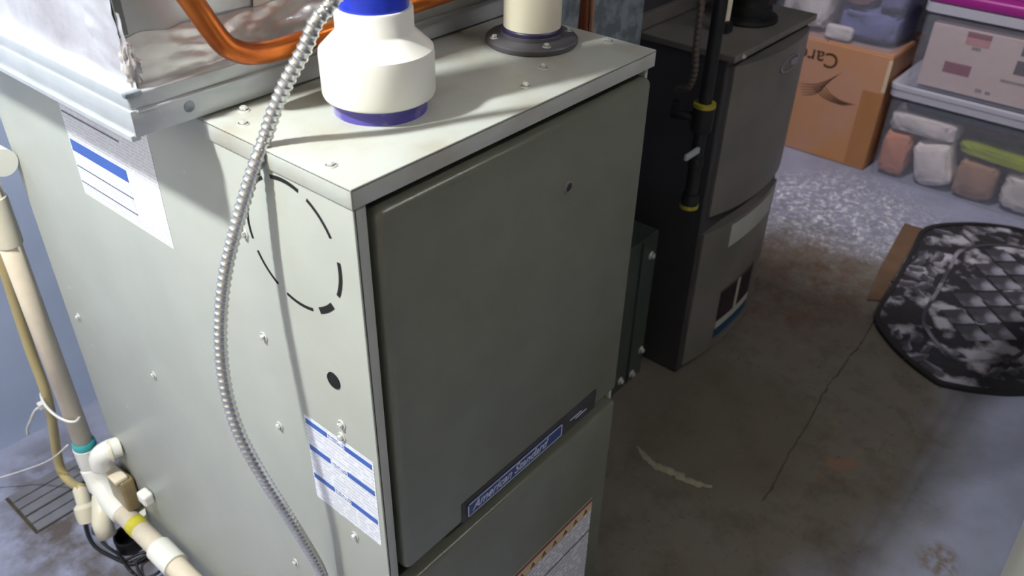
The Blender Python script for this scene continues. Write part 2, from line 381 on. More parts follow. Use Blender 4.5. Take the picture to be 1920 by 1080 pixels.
def furnace():
    f = empty('furnace', 'light grey-green furnace with charcoal front doors and white vent pipes on top', 'furnace')
    bm = B(0, FW, .032, FD, .0, FT-.001, bev=.006, seg=3); box(bm, 0, .014, 0, .04, 0, FT-.015, bev=.0015); box(bm, FW-.006, FW, 0.004, .04, 0, FT-.015, bev=.001)
    box(bm, -.0004, .004, 0, FD-.004, 0, FT-.004, bev=.0014)
    obj('cabinet', bm, 'cabinet', f, True, 40)
    obj('front_recess', B(.014, FW-.006, .028, .034, .02, FT-.02), 'dark_gap', f)
    # folded cap over the front compartment
    bm = B(-.0025, FW+.0015, -.003, .1985, FT-.0035, FT, bev=.0012); box(bm, -.0025, FW+.0015, -.003, -.0015, FT-.019, FT-.001, bev=.0006)
    box(bm, -.0025, -.001, -.003, .1985, FT-.019, FT-.001, bev=.0006); box(bm, FW, FW+.0015, -.003, .1985, FT-.019, FT-.001, bev=.0006)
    obj('cap', bm, 'cap', f, True, 40)
    # doors
    d = obj('upper_door', B(.0215, FW-.003, -.006, .029, .519, .986, bev=.009, seg=4), 'door', f, True, 50)
    km = Matrix.Translation((.2877, -.006, .9057)) @ Vector((0, 0, 1)).rotation_difference(Vector((0, -1, 0))).to_matrix().to_4x4()
    k = obj('knob_socket', lathe([(.0048, .0), (.0052, .0016), (.0066, .002), (.008, .0)], 24), 'dark_furnace', d, True); k.matrix_local = km
    obj('knob_hole', lathe([(.0, .0004), (.005, .0004)], 20), 'rubber', d).matrix_local = km
    ld = obj('lower_door', B(.0215, FW-.003, -.006, .029, .03, .496, bev=.005, seg=3), 'door', f, True, 50)
    # name badge
    obj('badge_recess', B(.111, .385, -.0068, -.004, .521, .556, bev=.0024, seg=3), 'rubber', d, True, 40)
    bd = obj('badge', B(.1205, .3055, -.0082, -.006, .5265, .5475, bev=.0006), 'badge_blue', d)
    bm = bmesh.new()
    for a in ((.1205, .3055, .5267, .5279), (.1205, .3055, .5463, .5475), (.1205, .1222, .5267, .5475), (.3038, .3055, .5267, .5475)):
        box(bm, a[0], a[1], -.0087, -.0080, a[2], a[3])
    obj('badge_border', bm, 'badge_white', bd)
    text('badge_lettering', 'American Standard', .0185, 'badge_white', bd, (.1285, -.0083, .5318), (1, 0, 0), (0, 0, 1), shear=.42, bold=.0002)
    for x in (.325, .337): obj('badge_slot', B(x, x+.026, -.0075, -.0066, .538-(x-.325)*.4, .5395-(x-.325)*.4), 'badge_white', d)
    # warning sticker on the lower door
    ws = obj('warning_sticker', B(.215, .405, -.0066, -.0058, .09, .318), 'sticker_x', ld)
    obj('sticker_header', B(.215, .405, -.0069, -.0065, .292, .318), mat('header_cream', srgb(204, 178, 140), .5), ws)
    obj('sticker_red_line', B(.215, .405, -.0071, -.0067, .312, .318), mat('header_red', srgb(120, 62, 40), .5), ws)
    for i in range(7):
        bm = prism([(-.006, 0), (.006, 0), (.0, .011)], 0, .0004); o = obj('warning_triangle', bm, mat('ochre_ink', srgb(96, 80, 34), .5), ws)
        mw = frame((1, 0, 0), (0, 0, 1)); mw.translation = (.232+i*.026, -.0069, .296); o.matrix_local = mw
    obj('sticker_rule', B(.215, .405, -.0069, -.0065, .241, .244), mat('rule_brown', srgb(92, 62, 60), .5), ws)
    # left side: big rating label
    bl = obj('rating_sticker', plate_x(bmesh.new(), .318, .514, .8265, .985, 0), 'sticker2', f)
    obj('printed_block', plate_x(bmesh.new(), .386, .509, .832, .884, -.0003), 'sticker', bl)
    obj('blue_bar', plate_x(bmesh.new(), .386, .511, .8855, .9005, -.0005), 'ink_blue', bl)
    for z in (.8655, .8445, .9355): obj('grey_rule', plate_x(bmesh.new(), .385, .511, z-.0009, z+.0009, -.0005), 'ink_grey', bl)
    # left side: small notice label
    sl = obj('notice_sticker', plate_x(bmesh.new(), .007, .1155, .5765, .7045, 0), 'sticker', f)
    for z in (.6965, .6578, .6135):
        obj('blue_bar', plate_x(bmesh.new(), .079, .1135, z-.0035, z+.0035, -.0005), 'ink_blue', sl)
        obj('blue_bar', plate_x(bmesh.new(), .0095, .051, z-.0035, z+.0035, -.0005), 'ink_blue', sl)
        obj('header_print', plate_x(bmesh.new(), .053, .077, z-.003, z+.003, -.0005), print_mat('header_print', srgb(214, 220, 238), srgb(70, 86, 140), 2, 300, 260, .8), sl)
    # round knock-out: eight punched slots
    cy, cz, r = .0905, .9255, .0655
    for k, (a0, a1, wd) in enumerate(((28, 62, .0016), (72, 106, .0019), (118, 150, .0016), (162, 196, .0015), (207, 240, .0015), (252, 286, .0016), (296, 318, .0034), (334, 368, .0022))):
        bm = bmesh.new(); n = 12; lo = []; hi = []
        for i in range(n+1):
            a = math.radians(a0+(a1-a0)*i/n); w_ = wd
            for R, l in ((r-w_, lo), (r+w_, hi)): l.append(bm.verts.new((-.0009, cy-R*math.cos(a), cz+R*math.sin(a))))
        for i in range(n): bm.faces.new((lo[i], lo[i+1], hi[i+1], hi[i]))
        g = bmesh.ops.extrude_face_region(bm, geom=bm.faces[:]); bmesh.ops.translate(bm, verts=[v for v in g['geom'] if isinstance(v, bmesh.types.BMVert)], vec=(.003, 0, 0))
        obj('knockout_slot', bm, 'slot', f)
    o = obj('round_hole', lathe([(0, .0004), (.0082, .0004), (.0092, .001), (.0096, 0)], 28), 'slot', f)
    o.matrix_local = Matrix.Translation((-.0005, .0545, .7857)) @ Vector((0, 0, 1)).rotation_difference(Vector((-1, 0, 0))).to_matrix().to_4x4()
    for y, z in ((.1665, .9077), (.1662, .7827), (.1673, .6547), (.0506, .7298), (.0533, .711), (.0524, .5581), (.1902, .3937), (.4659, .5616), (.6773, .5574)):
        screw(f, (-.0006, y, z), (-1, 0, 0), 1.0)
    for y, z in ((.678, .608), (.66, .51), (.6, .42), (.2572, .9418)):
        o = obj('rivet_dimple', lathe([(0, .0007), (.0025, .0006), (.0034, 0)], 12), 'galv', f, True); o.matrix_local = Matrix.Translation((-.0004, y, z)) @ Vector((0, 0, 1)).rotation_difference(Vector((-1, 0, 0))).to_matrix().to_4x4()
    for x, y in ((.0341, .188), (.0155, .1628), (.014, .0408), (.3118, .1137-.06), (.2583, .0337), (.43, .051)):
        screw(f, (x, y, FT), (0, 0, 1), 1.0)
    for z in (.8629, .4875): screw(f, (FW, .02, z), (1, 0, 0), 1.2)
    return f
furnace()

# ------------------------------------------------------------------ coil case with foil tape
def crumple(u0, u1, v0, v1, nu, nv, amp, seed, fn, torn=.0, crease=None):
    bm = bmesh.new(); g = []
    for i in range(nu+1):
        row = []
        for j in range(nv+1):
            u = u0+(u1-u0)*i/nu; v = v0+(v1-v0)*j/nv
            h = abs(noise.noise(Vector((u*16+v*22, v*46-u*9, seed))))+.35*abs(noise.noise(Vector((u*48+v*60, v*120, seed+4))))
            if crease: h = h*crease(u, v)
            if j == nv: v += torn*noise.noise(Vector((u*45, seed, 2)))
            row.append(bm.verts.new(fn(u, v, amp*h)))
        g.append(row)
    for i in range(nu):
        for j in range(nv): bm.faces.new((g[i][j], g[i+1][j], g[i+1][j+1], g[i][j+1]))
    return bm
def coil_case():
    e = empty('coil_case', 'galvanized coil box sealed with foil tape standing on the grey furnace', 'coil box', (0, 0, FT))
    z0 = .002
    obj('case_body', B(-.052, .455, .212, .71, .03, 1.36, bev=.002), 'galv', e)
    fl_ = B(-.066, .447, .2, .735, z0, z0+.024, bev=.0012); box(fl_, -.0645, .446, .2015, .735, z0+.0225, z0+.039, bev=.003, seg=3)
    obj('base_flange', fl_, 'galv', e, True, 40)
    obj('flange_lip', B(-.069, -.060, .203, .735, z0-.004, z0+.002, bev=.001), 'galv', e)
    obj('flange_fold', B(-.0600, .44, .1985, .2005, z0+.0215, z0+.0235, bev=.0004), 'galv', e)
    obj('corner_tab', B(-.0675, -.052, .1985, .2045, z0+.036, z0+.0405, bev=.001), 'galv_dull', e)
    sc = lambda x: screw(e, (x, .1998, z0+.011), (0, -1, 0), 1.1)
    for x in (.225,): sc(x)
    dm = obj('dimple', lathe([(0, .0006), (.004, .0005), (.0055, 0)], 16), 'galv_dull', e, True); dm.matrix_local = Matrix.Translation((-.012, .2, z0+.013)) @ Vector((0, 0, 1)).rotation_difference(Vector((0, -1, 0))).to_matrix().to_4x4()
    # foil tape: low strips, corner strip, upper crumpled patches
    obj('foil_tape', crumple(.205, .71, z0+.037, .105, 110, 14, .0016, 1, lambda u, v, h: (-.0525-h, u, v)), 'foil', e, True)
    obj('foil_tape', crumple(-.054, .455, z0+.037, .083, 120, 16, .010, 2, lambda u, v, h: (u, .2115-h, v), .006, lambda u, v: .06+min(1, max(0, (u+.02)/.05))), 'foil', e, True)
    obj('foil_tape', crumple(.075, .30, .078, .16, 50, 16, .008, 5, lambda u, v, h: (u+(v-.078)*.1, .211-h, v), .008), 'foil', e, True)
    obj('foil_tape', crumple(.212, .262, .03, .5, 12, 90, .004, 8, lambda u, v, h: (-.0535-h, u, v)), 'foil', e, True)
    obj('corner_foil', blob_mesh(.007, .007, .017, 3, .7, 3, 3.4), 'foil', e).location = (-.050, .212, .062)
    obj('corner_seam', B(-.0535, -.046, .2105, .2135, .085, 1.3, bev=.0005), mat('dull_seam', srgb(120, 126, 126), .5, .4), e)
    obj('supply_plenum', B(-.03, .44, .23, .70, 1.36, 1.384-.0, bev=.001), 'galv', e)
    return e
coil_case()

# ------------------------------------------------------------------ vent and intake pipes on the cap
def vent():
    e = empty('vent_reducer', 'white plastic vent reducer with purple base ring and blue-stained neck', 'vent pipe', (.1250, .1010, FT))
    obj('primer_ring', lathe([(.0, .0), (.0440, .0), (.0440, .022), (.042, .022)], 64), 'primer', e, True, 40)
    obj('reducer_body', lathe([(.042, .014), (.0485, .014), (.0515, .016), (.0525, .019), (.0525, .054), (.0518, .059), (.0365, .0735), (.0352, .0765), (.0352, .0935), (.0345, .0955), (.0315, .0955)], 64), 'pvc', e, True, 35)
    obj('blue_collar', lathe([(.0318, .093), (.0318, .13), (.030, .132)], 48), 'blue', e, True, 40)
    obj('riser_pipe', lathe([(.0302, .128), (.0302, H-FT-.002)], 48), 'pvc', e, True)
vent()
def intake():
    e = empty('intake_pipe', 'cream intake pipe standing in a black screwed flange on the cap', 'intake pipe', (.3695, .1156, FT))
    obj('flange_ring', lathe([(.0, .0), (.051, .0), (.0525, .002), (.0525, .006), (.050, .0085), (.036, .010), (.036, .014), (.0325, .014)], 64), 'flange_rubber', e, True, 40)
    obj('primer_smear', lathe([(.0334, .012), (.0342, .0165), (.0336, .019), (.0325, .0195)], 48), 'primer_dark', e, True)
    obj('pipe', lathe([(.0325, .008), (.0325, H-FT-.002)], 48), 'pvc_cream', e, True)
    for a in (150, 330, 30, 240):
        screw(e, (.0445*math.cos(math.radians(a)), .0445*math.sin(math.radians(a)), .0085), (0, 0, 1), .9)
intake()

# ------------------------------------------------------------------ flexible metal conduit
cond = [(.0925, .0364, 1.2034), (.073, .0519, 1.1693), (.0525, .0645, 1.1378), (.038, .0705, 1.1225), (.0285, .077, 1.1015), (.0175, .091, 1.0738), (.0106, .1029, 1.0488), (.003, .1105, 1.025), (-.0065, .1125, 1.008),
        (-.016, .1186, .9835), (-.029, .1276, .9455), (-.044, .1338, .9048), (-.057, .1355, .863), (-.067, .1342, .8191), (-.073, .1295, .7711), (-.073, .1215, .7225), (-.063, .1145, .6619),
        (-.044, .1078, .5796), (-.027, .102, .5023), (-.021, .0999, .4643), (-.018, .098, .40), (-.018, .098, .3)]
cond = [(.18, .0, 1.36), (.135, .012, 1.28)]+cond
cpath = resample(catmull(cond, 24), .0009)
cm = tube(cpath, lambda i, s: .0057+.0011*max(0, math.sin(2*math.pi*s/.0072))**.6, 14)
e = empty('flexible_conduit', 'ribbed silver flexible conduit hanging down over the left side of the furnace', 'conduit', (-.018, .098, .3))
o = obj('armour', cm, 'conduit', e, True); o.location = (.018, -.098, -.3)
obj('end_connector', lathe([(.0085, 0), (.0105, .002), (.0105, .022), (.0088, .025), (.006, .025)], 24), 'screw', e, True, 40)

# ------------------------------------------------------------------ copper line
cu = [(-.06, .182, 1.45), (-.045, .182, 1.25), (-.020, .18, 1.163), (-.0025, .178, 1.1255), (.0165, .177, 1.0885), (.030, .176, 1.0765), (.046, .175, 1.0705), (.078, .174, 1.068), (.16, .174, 1.071), (.25, .174, 1.0735), (.43, .178, 1.076), (.5, .185, 1.08)]
tag(obj('copper_tube', tube(catmull(cu, 10), .0100, 18), 'copper', None, True), 'orange copper refrigerant tube bending along the foil-taped coil box', 'copper tube')

# ------------------------------------------------------------------ things between the two furnaces
e = empty('cable_bundle', 'brown cables hanging beside the cream intake pipe at the cap end', 'cable', (.47, .118, .9))
for dx, dy, r, m in ((0, 0, .0055, 'brown_cable'), (.011, -.004, .005, 'brown_cable'), (.006, -.011, .003, 'brown_cable2')):
    pts = [(dx+.006*math.sin(z*9+dx*300), dy+.004*math.cos(z*7), z) for z in [i*.1 for i in range(15)]]
    obj('cable', tube(catmull(pts, 5), r, 10), m, e, True)
e = empty('galvanized_duct', 'dull spangled galvanized duct rising behind the grey furnace cap', 'duct', (0, 0, .41))
obj('duct_wall', B(.56, .915, .30, .66, .0, H-.41, bev=.003), 'galv_dull', e)
obj('drive_cleat', B(.556, .919, .296, .664, .78, .80, bev=.002), 'galv_dull', e)
e = empty('return_box', 'dark green sheet metal return box low between the two furnaces', 'duct box')
obj('box_wall', B(.47, 1.052, .285, .70, 0, .40, bev=.003), 'dark_green', e)
obj('box_seam', B(.985, .991, .281, .287, .01, .395), 'dark_side', e)
for x, z in ((1.03, .345), (1.04, .075), (1.01, .02), (.96, .03)): screw(e, (x, .285, z), (0, -1, 0), 1.8)

# ------------------------------------------------------------------ the dark furnace
def dark_furnace():
    x0, x1, yf, zt = 1.105, 1.475, .216, .79
    e = empty('dark_furnace', 'dark grey-brown furnace with bulging doors and oval badge behind the first', 'furnace', (x0, yf, 0))
    T = lambda o: (setattr(o, 'location', (-x0, -yf, 0)), o)[1]
    T(obj('cabinet', B(x0, x1, yf, .92, 0, zt-.004, bev=.004), 'dark_side', e))
    def arc(xa, xb, bulge, n=16):
        return [(xa+(xb-xa)*i/n, yf-.006-bulge*(1-abs(2*i/n-1)**2.2)) for i in range(n+1)]
    top = T(obj('top_panel', B(x0-.003, x1+.003, yf-.014, .92, zt-.014, zt, bev=.002), 'dark_furnace', e))
    ud = T(obj('upper_door', prism(arc(x0+.022, x1-.002, .026)+[(x1-.002, yf+.004), (x0+.022, yf+.004)], .428, .762), 'dark_furnace', e, True, 35))
    ldo = T(obj('lower_door', prism(arc(x0+.012, x1-.002, .020)+[(x1-.002, yf+.004), (x0+.012, yf+.004)], .02, .388), 'dark_furnace', e, True, 35))
    def wrap(xa, xb, za, zb, bulge, full, off, za2=None, zb2=None):
        bm = bmesh.new(); n = 14; rows = []
        for i in range(n+1):
            x = xa+(xb-xa)*i/n; t = (x-full[0])/(full[1]-full[0]); y = yf-.006-bulge*(1-abs(2*t-1)**2.2)-off
            k = i/n; lo = za+((za2 if za2 is not None else za)-za)*k; hi = zb+((zb2 if zb2 is not None else zb)-zb)*k
            rows.append((bm.verts.new((x, y, lo)), bm.verts.new((x, y, hi))))
        for a, b_ in zip(rows, rows[1:]): bm.faces.new((a[0], b_[0], b_[1], a[1]))
        bmesh.ops.solidify(bm, geom=bm.faces[:], thickness=-.0006); return bm
    fu = (x0+.012, x1-.002)
    obj('white_sticker', wrap(1.215, 1.445, .318, .377, .020, fu, .0008), mat('dull_white_sticker', srgb(240, 242, 236), .5, 0, .1, 12), ldo)
    st = obj('instruction_sticker', wrap(1.225, 1.40, .05, .19, .020, fu, .0008), mat('dark_sticker', srgb(74, 62, 70), .5, 0, .4, 30), ldo)
    obj('white_band', wrap(1.225, 1.40, .078, .10, .020, fu, .0014), 'pvc', st)
    obj('blue_band', wrap(1.225, 1.40, .05, .078, .020, fu, .0014), mat('teal_blue_ink', srgb(48, 104, 140), .5), st)
    obj('white_bar', wrap(1.305, 1.322, .10, .188, .020, fu, .0014), 'pvc', st)
    obj('red_rule', wrap(1.225, 1.40, .186, .191, .020, fu, .0014), mat('dull_red_ink', srgb(140, 92, 84), .5), st)
    # oval badge
    bm = bmesh.new(); n = 36; a = []; b_ = []; cx, cz = 1.335, .722
    def yb(x):
        t = (x-(x0+.022))/(x1-.002-x0-.022); return yf-.006-.026*(1-abs(2*t-1)**2.2)
    for i in range(n):
        th = 2*math.pi*i/n
        for R, l, in ((1, a), (.84, b_)):
            x = cx+.05*R*math.cos(th); l.append(bm.verts.new((x, yb(x)-.002, cz+.017*R*math.sin(th))))
    for i in range(n): bm.faces.new((a[i], a[(i+1) % n], b_[(i+1) % n], b_[i]))
    bmesh.ops.solidify(bm, geom=bm.faces[:], thickness=.0016)
    bo = obj('oval_badge_ring', bm, mat('dull_silver', srgb(196, 188, 196), .4), ud)
    bm = bmesh.new(); ring = [bm.verts.new((cx+.016+.018*math.cos(t), yb(cx+.016)-.0018, cz+.008*math.sin(t))) for t in [2*math.pi*i/20 for i in range(20)]]
    bm.faces.new(ring); g = bmesh.ops.extrude_face_region(bm, geom=bm.faces[:]); bmesh.ops.translate(bm, verts=[v for v in g['geom'] if isinstance(v, bmesh.types.BMVert)], vec=(0, -.001, 0)); bmesh.ops.recalc_face_normals(bm, faces=bm.faces)
    obj('badge_mark', bm, mat('dull_mauve', srgb(150, 140, 152), .5), bo)
    screw(e, (.03-.0, -.0145, zt-.008), (0, -1, 0), 1.0)
    return e
dark_furnace()
e = empty('dark_coil_box', 'black coil box on the rear of the dark furnace', 'coil box', (1.29, .62, .79))
obj('box_body', B(-.185, .18, -.19, .28, .001, .75, bev=.003), 'dark_side', e); obj('box_flange', B(-.20, .195, -.205, .29, .0015, .03, bev=.002), 'dark_furnace', e)
e = empty('rubber_coupling', 'black rubber pipe coupling on top of the dark furnace', 'pipe coupling', (1.335, .30, .7905))
obj('flange_ring', lathe([(0, 0), (.064, 0), (.066, .003), (.064, .010), (.05, .013)], 40), 'black', e, True, 40)
obj('coupling', lathe([(.05, .012), (.05, .03), (.044, .034), (.044, .05), (.05, .054), (.05, .09), (.044, .094), (.03, .094)], 40), 'black', e, True, 40)
obj('pipe', lathe([(.037, .09), (.037, H-.795)], 32), 'black', e, True)
e = empty('white_riser', 'thin white pipe rising from a black nut on the dark furnace', 'pipe', (1.222, .296, .7905))
obj('nut', lathe([(0, 0), (.02, 0), (.02, .02), (.012, .024)], 6), 'black', e)
obj('pipe', lathe([(.0118, .02), (.0118, H-.795)], 24), 'pvc_old', e, True)
e = empty('gas_pipe', 'black iron gas pipe with yellow taped joints beside the dark furnace', 'gas pipe', (1.000, .20, .51))
obj('pipe', lathe([(.0125, .01), (.0125, H-.512)], 20), 'iron', e, True)
for z0, h, r in ((.0, .03, .016), (.165, .05, .019), (.09, .02, .014)): obj('fitting', lathe([(0, z0), (r, z0), (r*1.08, z0+.004), (r*1.08, z0+h-.004), (r, z0+h), (.0105, z0+h)], 20), 'iron', e, True, 40)
for z0, r in ((-.0, .0185), (.212, .021)): obj('yellow_tape', lathe([(.01, z0), (r, z0+.0005), (r, z0+.008), (.01, z0+.0085)], 24), 'brass', e, True, 40)
obj('branch', tube([(0, 0, .19), (-.02, .05, .19), (.03, .075, .19)], .009, 12), 'iron', e, True)
obj('shutoff_handle', B(-.062, -.012, -.012, -.004, .125, .138, bev=.003), 'galv', e)
fx = resample(catmull([(.93, .20, 1.9), (.929, .20, 1.2), (.930, .20, .93), (.932, .20, .88), (.934, .20, .845), (.942, .201, .806), (.955, .215, .77), (.975, .25, .75)], 20), .002)
tag(obj('dark_conduit', tube(fx, lambda i, s: .0062+.0008*math.sin(2*math.pi*s/.010), 10), mat('dull_conduit', srgb(104, 94, 88), .4, .6), None, True), 'thin dull flexible conduit beside the black gas pipe', 'conduit')

# ------------------------------------------------------------------ boxes and bins
def bin_(name, label, loc, sx, sy, sz, taper=.007, lidm=None, rim=.02):
    """clear bin; loc = centre of base; sx depth, sy width, sz height to the rim"""
    e = empty(name, label, 'storage bin', loc)
    def ring(hx, hy, z, bm, r=.03):
        pts = []
        for cx, cy, a0 in ((hx-r, hy-r, 0), (-hx+r, hy-r, 90), (-hx+r, -hy+r, 180), (hx-r, -hy+r, 270)):
            for k in range(5):
                a = math.radians(a0+k*22.5); pts.append(bm.verts.new((cx+r*math.cos(a), cy+r*math.sin(a), z)))
        return pts
    bm = bmesh.new(); a = ring(sx/2-taper, sy/2-taper, .002, bm); b_ = ring(sx/2-.006, sy/2-.006, sz, bm); n = len(a)
    bm.faces.new(a[::-1])
    for i in range(n): bm.faces.new((a[i], a[(i+1) % n], b_[(i+1) % n], b_[i]))
    obj('tub', bm, 'clear', e, True, 40)
    bm = bmesh.new(); rs = [ring(sx/2-.006, sy/2-.006, sz-rim, bm), ring(sx/2, sy/2, sz-rim, bm), ring(sx/2, sy/2, sz, bm), ring(sx/2-.012, sy/2-.012, sz, bm)]
    for p, q in zip(rs, rs[1:]):
        for i in range(n): bm.faces.new((p[i], p[(i+1) % n], q[(i+1) % n], q[i]))
    obj('rim', bm, 'frost', e, True, 30)
    if lidm:
        bm = bmesh.new(); rs = [ring(sx/2+.003, sy/2+.003, sz-.004, bm), ring(sx/2+.003, sy/2+.003, sz+.008, bm), ring(sx/2-.012, sy/2-.012, sz+.010, bm), ring(sx/2-.02, sy/2-.02, sz+.004, bm)]
        for p, q in zip(rs, rs[1:]):
            for i in range(n): bm.faces.new((p[i], p[(i+1) % n], q[(i+1) % n], q[i]))
        bm.faces.new(rs[-1]); obj('lid', bm, lidm, e, True, 30)
    return e
def cloth(name, label, m, y0, y1, z0, z1, x0, x1, seed, tilt=0, cat='folded cloth', p=.36):
    """soft rounded pile filling a box of space, with wrinkles"""
    bm = bmesh.new(); bmesh.ops.create_icosphere(bm, subdivisions=4, radius=1); q = lambda c: math.copysign(abs(c)**p, c)
    for v in bm.verts:
        d = v.co.normalized(); k = 1-.16*abs(noise.noise(Vector((d.x*2, d.y*2.2, d.z*4+seed*3.7))))-.07*abs(noise.noise(d*6+Vector((seed, 2, 5))))
        L_ = max(abs(q(d.x)), abs(q(d.y)), abs(q(d.z)))
        v.co = Vector((q(d.x)*(x1-x0)/2, q(d.y)*(y1-y0)/2, q(d.z)*(z1-z0)/2))*k*(1.0+.06*noise.noise(d*1.6+Vector((seed*5.3, 1, 0))))
    o = obj(name, bm, m, None, True); o.location = ((x0+x1)/2, (y0+y1)/2, (z0+z1)/2); o.rotation_euler = (math.radians(tilt), 0, 0)
    return tag(o, label, cat)

# cardboard box
def cardboard():
    e = empty('cardboard_box', 'brown cardboard box with upside-down dark lettering under a clear bin', 'cardboard box', (2.5, .5, 0))
    b = obj('box_body', B(0, .34, -.205, .25, .001, .405, bev=.003), 'cardboard', e)
    obj('top_flap', B(.002, .338, -.203, .021, .405, .410, bev=.001), 'cardboard', e); obj('top_flap', B(.002, .338, .025, .248, .405, .410, bev=.001), 'cardboard', e)
    obj('packing_tape', B(-.0012, .0, -.206, -.135, .01, .28), 'cardboard_dark', e)
    obj('torn_edge', B(-.0014, .002, -.2065, -.194, .285, .395, bev=.0006), 'cardboard_edge', e)
    text('lettering', 'Cardi', .072, 'cardboard_ink', e, (-.0006, -.032, .372), (0, 1, 0), (0, 0, -1), bold=.0004)
    def stroke(p, w0, w1):
        bm = bmesh.new(); P = catmull([(0, y, z) for y, z in p], 8); n = len(P); rows = []
        for i, q in enumerate(P):
            t = (P[min(i+1, n-1)]-P[max(i-1, 0)]).normalized(); nn = Vector((0, -t.z, t.y)); ww = w0+(w1-w0)*math.sin(math.pi*i/(n-1))
            rows.append((bm.verts.new(q+nn*ww+Vector((-.0008, 0, 0))), bm.verts.new(q-nn*ww+Vector((-.0008, 0, 0)))))
        for a, c in zip(rows, rows[1:]): bm.faces.new((a[0], a[1], c[1], c[0]))
        bmesh.ops.solidify(bm, geom=bm.faces[:], thickness=.0004); return bm
    for k in range(5):
        obj('swoosh', stroke([(.085-k*.004, .245-k*.010), (.03, .255-k*.009), (-.012+k*.004, .281-k*.010), (-.052+k*.014, .318-k*.016)], .0003, .0013), 'cardboard_ink', e)
    for k in range(4):
        obj('swoosh', stroke([(.0+.012*k, .262-k*.006), (-.03+.006*k, .236-k*.006), (-.075+k*.004, .222-k*.004), (-.125+.01*k, .222-k*.004)], .0003, .0013), mat('faded_ink', srgb(120, 84, 70), .7), e)
cardboard()
bin_('clear_bin', 'clear bin of blue and pink cloth on top of the cardboard box', (2.665, .52, .4105), .33, .45, .30, lidm='frost')
cloth('folded_cloth', 'pink bundled cloth in the clear bin on the cardboard box', 'cloth_pink', .405, .545, .530, .690, 2.512, 2.62, 2, 0, p=.7)
cloth('folded_cloth', 'dark blue cloth filling the clear bin on the cardboard box', 'cloth_blue', .312, .53, .416, .528, 2.535, 2.80, 3)
cloth('folded_cloth', 'slate blue cloth at the bin end of the clear bin on the cardboard box', 'cloth_blue', .312, .402, .530, .66, 2.525, 2.78, 6)
cloth('folded_cloth', 'white cloth at the furnace side of the bin on the cardboard box', 'cloth_pale', .55, .725, .416, .67, 2.52, 2.78, 4)
cloth('folded_cloth', 'small white cloth at the front foot of the bin on the cardboard box', 'cloth_white', .45, .545, .417, .465, 2.508, 2.533, 5)
# lower right bin
bin_('clear_bin', 'large clear bin of cloth standing on the floor beside the cardboard box', (2.71, -.05, 0), .44, .66, .318, lidm='frost', rim=.03)
cloth('folded_cloth', 'white bundle high in the floor bin beside the cardboard box', 'cloth_white', .035, .262, .168, .236, 2.505, 2.64, 11)
cloth('folded_cloth', 'orange cloth in the corner of the floor bin beside the cardboard box', 'cloth_orange', .166, .262, .008, .166, 2.502, 2.63, 12)
cloth('folded_cloth', 'pale folded sheet slanting down in the middle of the floor bin', 'cloth_pale', .022, .150, .004, .168, 2.502, 2.63, 13, -16, p=.42)
cloth('folded_cloth', 'brown cloth in the middle of the floor bin', 'cloth_brown', -.120, .012, .008, .142, 2.502, 2.63, 14)
cloth('folded_cloth', 'yellow-green cloth in the floor bin', 'cloth_green', -.33, .03, .146, .188, 2.502, 2.63, 15, 2)
cloth('folded_cloth', 'added dark slate filler standing in for lid shade in the floor bin', 'dark_slate', -.35, .262, .241, .284, 2.51, 2.88, 16)  # dark pile put in for the shade beneath the lid
cloth('folded_cloth', 'white pillow at the mat end of the floor bin', 'cloth_white', -.345, -.126, .008, .14, 2.502, 2.63, 17, p=.45)
cloth('folded_cloth', 'tan blanket lying behind the other cloth in the floor bin', 'cloth_brown', -.345, .26, .008, .236, 2.645, 2.90, 18)
# upper right bin with a carton inside
bin_('clear_bin', 'clear bin with a magenta lid stacked on the floor bin', (2.71, -.06, .3285), .42, .62, .268, lidm=None, rim=.026)
e = empty('magenta_lid', 'magenta lid lying on the uppermost bin', 'lid', (2.71, -.06, .598))
obj('lid_plate', B(-.205, .205, -.305, .305, 0, .035, bev=.010, seg=3), 'magenta', e, True, 40); obj('lid_rib', B(-.15, .15, -.25, .25, .035, .042, bev=.004), 'magenta', e)
def carton():
    e = empty('printed_carton', 'pale printed carton with red blocks inside the uppermost bin', 'carton', (2.508, -.06, .3375))
    obj('carton_body', B(.008, .30, -.24, .27, .001, .20, bev=.002), 'carton', e)
    def pl(name, y0, y1, z0, z1, m, t=.0008): obj(name, B(.008-t, .0085, y0, y1, z0, z1), m, e)
    pl('red_block', .125, .205, .058, .092, 'carton_red')
    pl('pink_block', .095, .165, .155, .180, 'carton_pink'); pl('red_block', .095, .165, .178, .194, 'carton_red')
    pl('grey_mark', .115, .142, .142, .152, 'carton_grey')
    pl('dark_picture', -.045, .008, .098, .14, 'carton_dark'); pl('pink_block', -.12, -.06, .09, .12, 'carton_pink')
    pl('grey_mark', -.05, .035, .068, .076, 'carton_grey'); pl('grey_mark', .075, .095, .018, .030, 'carton_grey'); pl('grey_mark', .05, .065, .018, .028, 'carton_grey')
    pl('dark_panel', -.14, .005, .155, .2, 'dark_slate')
carton()

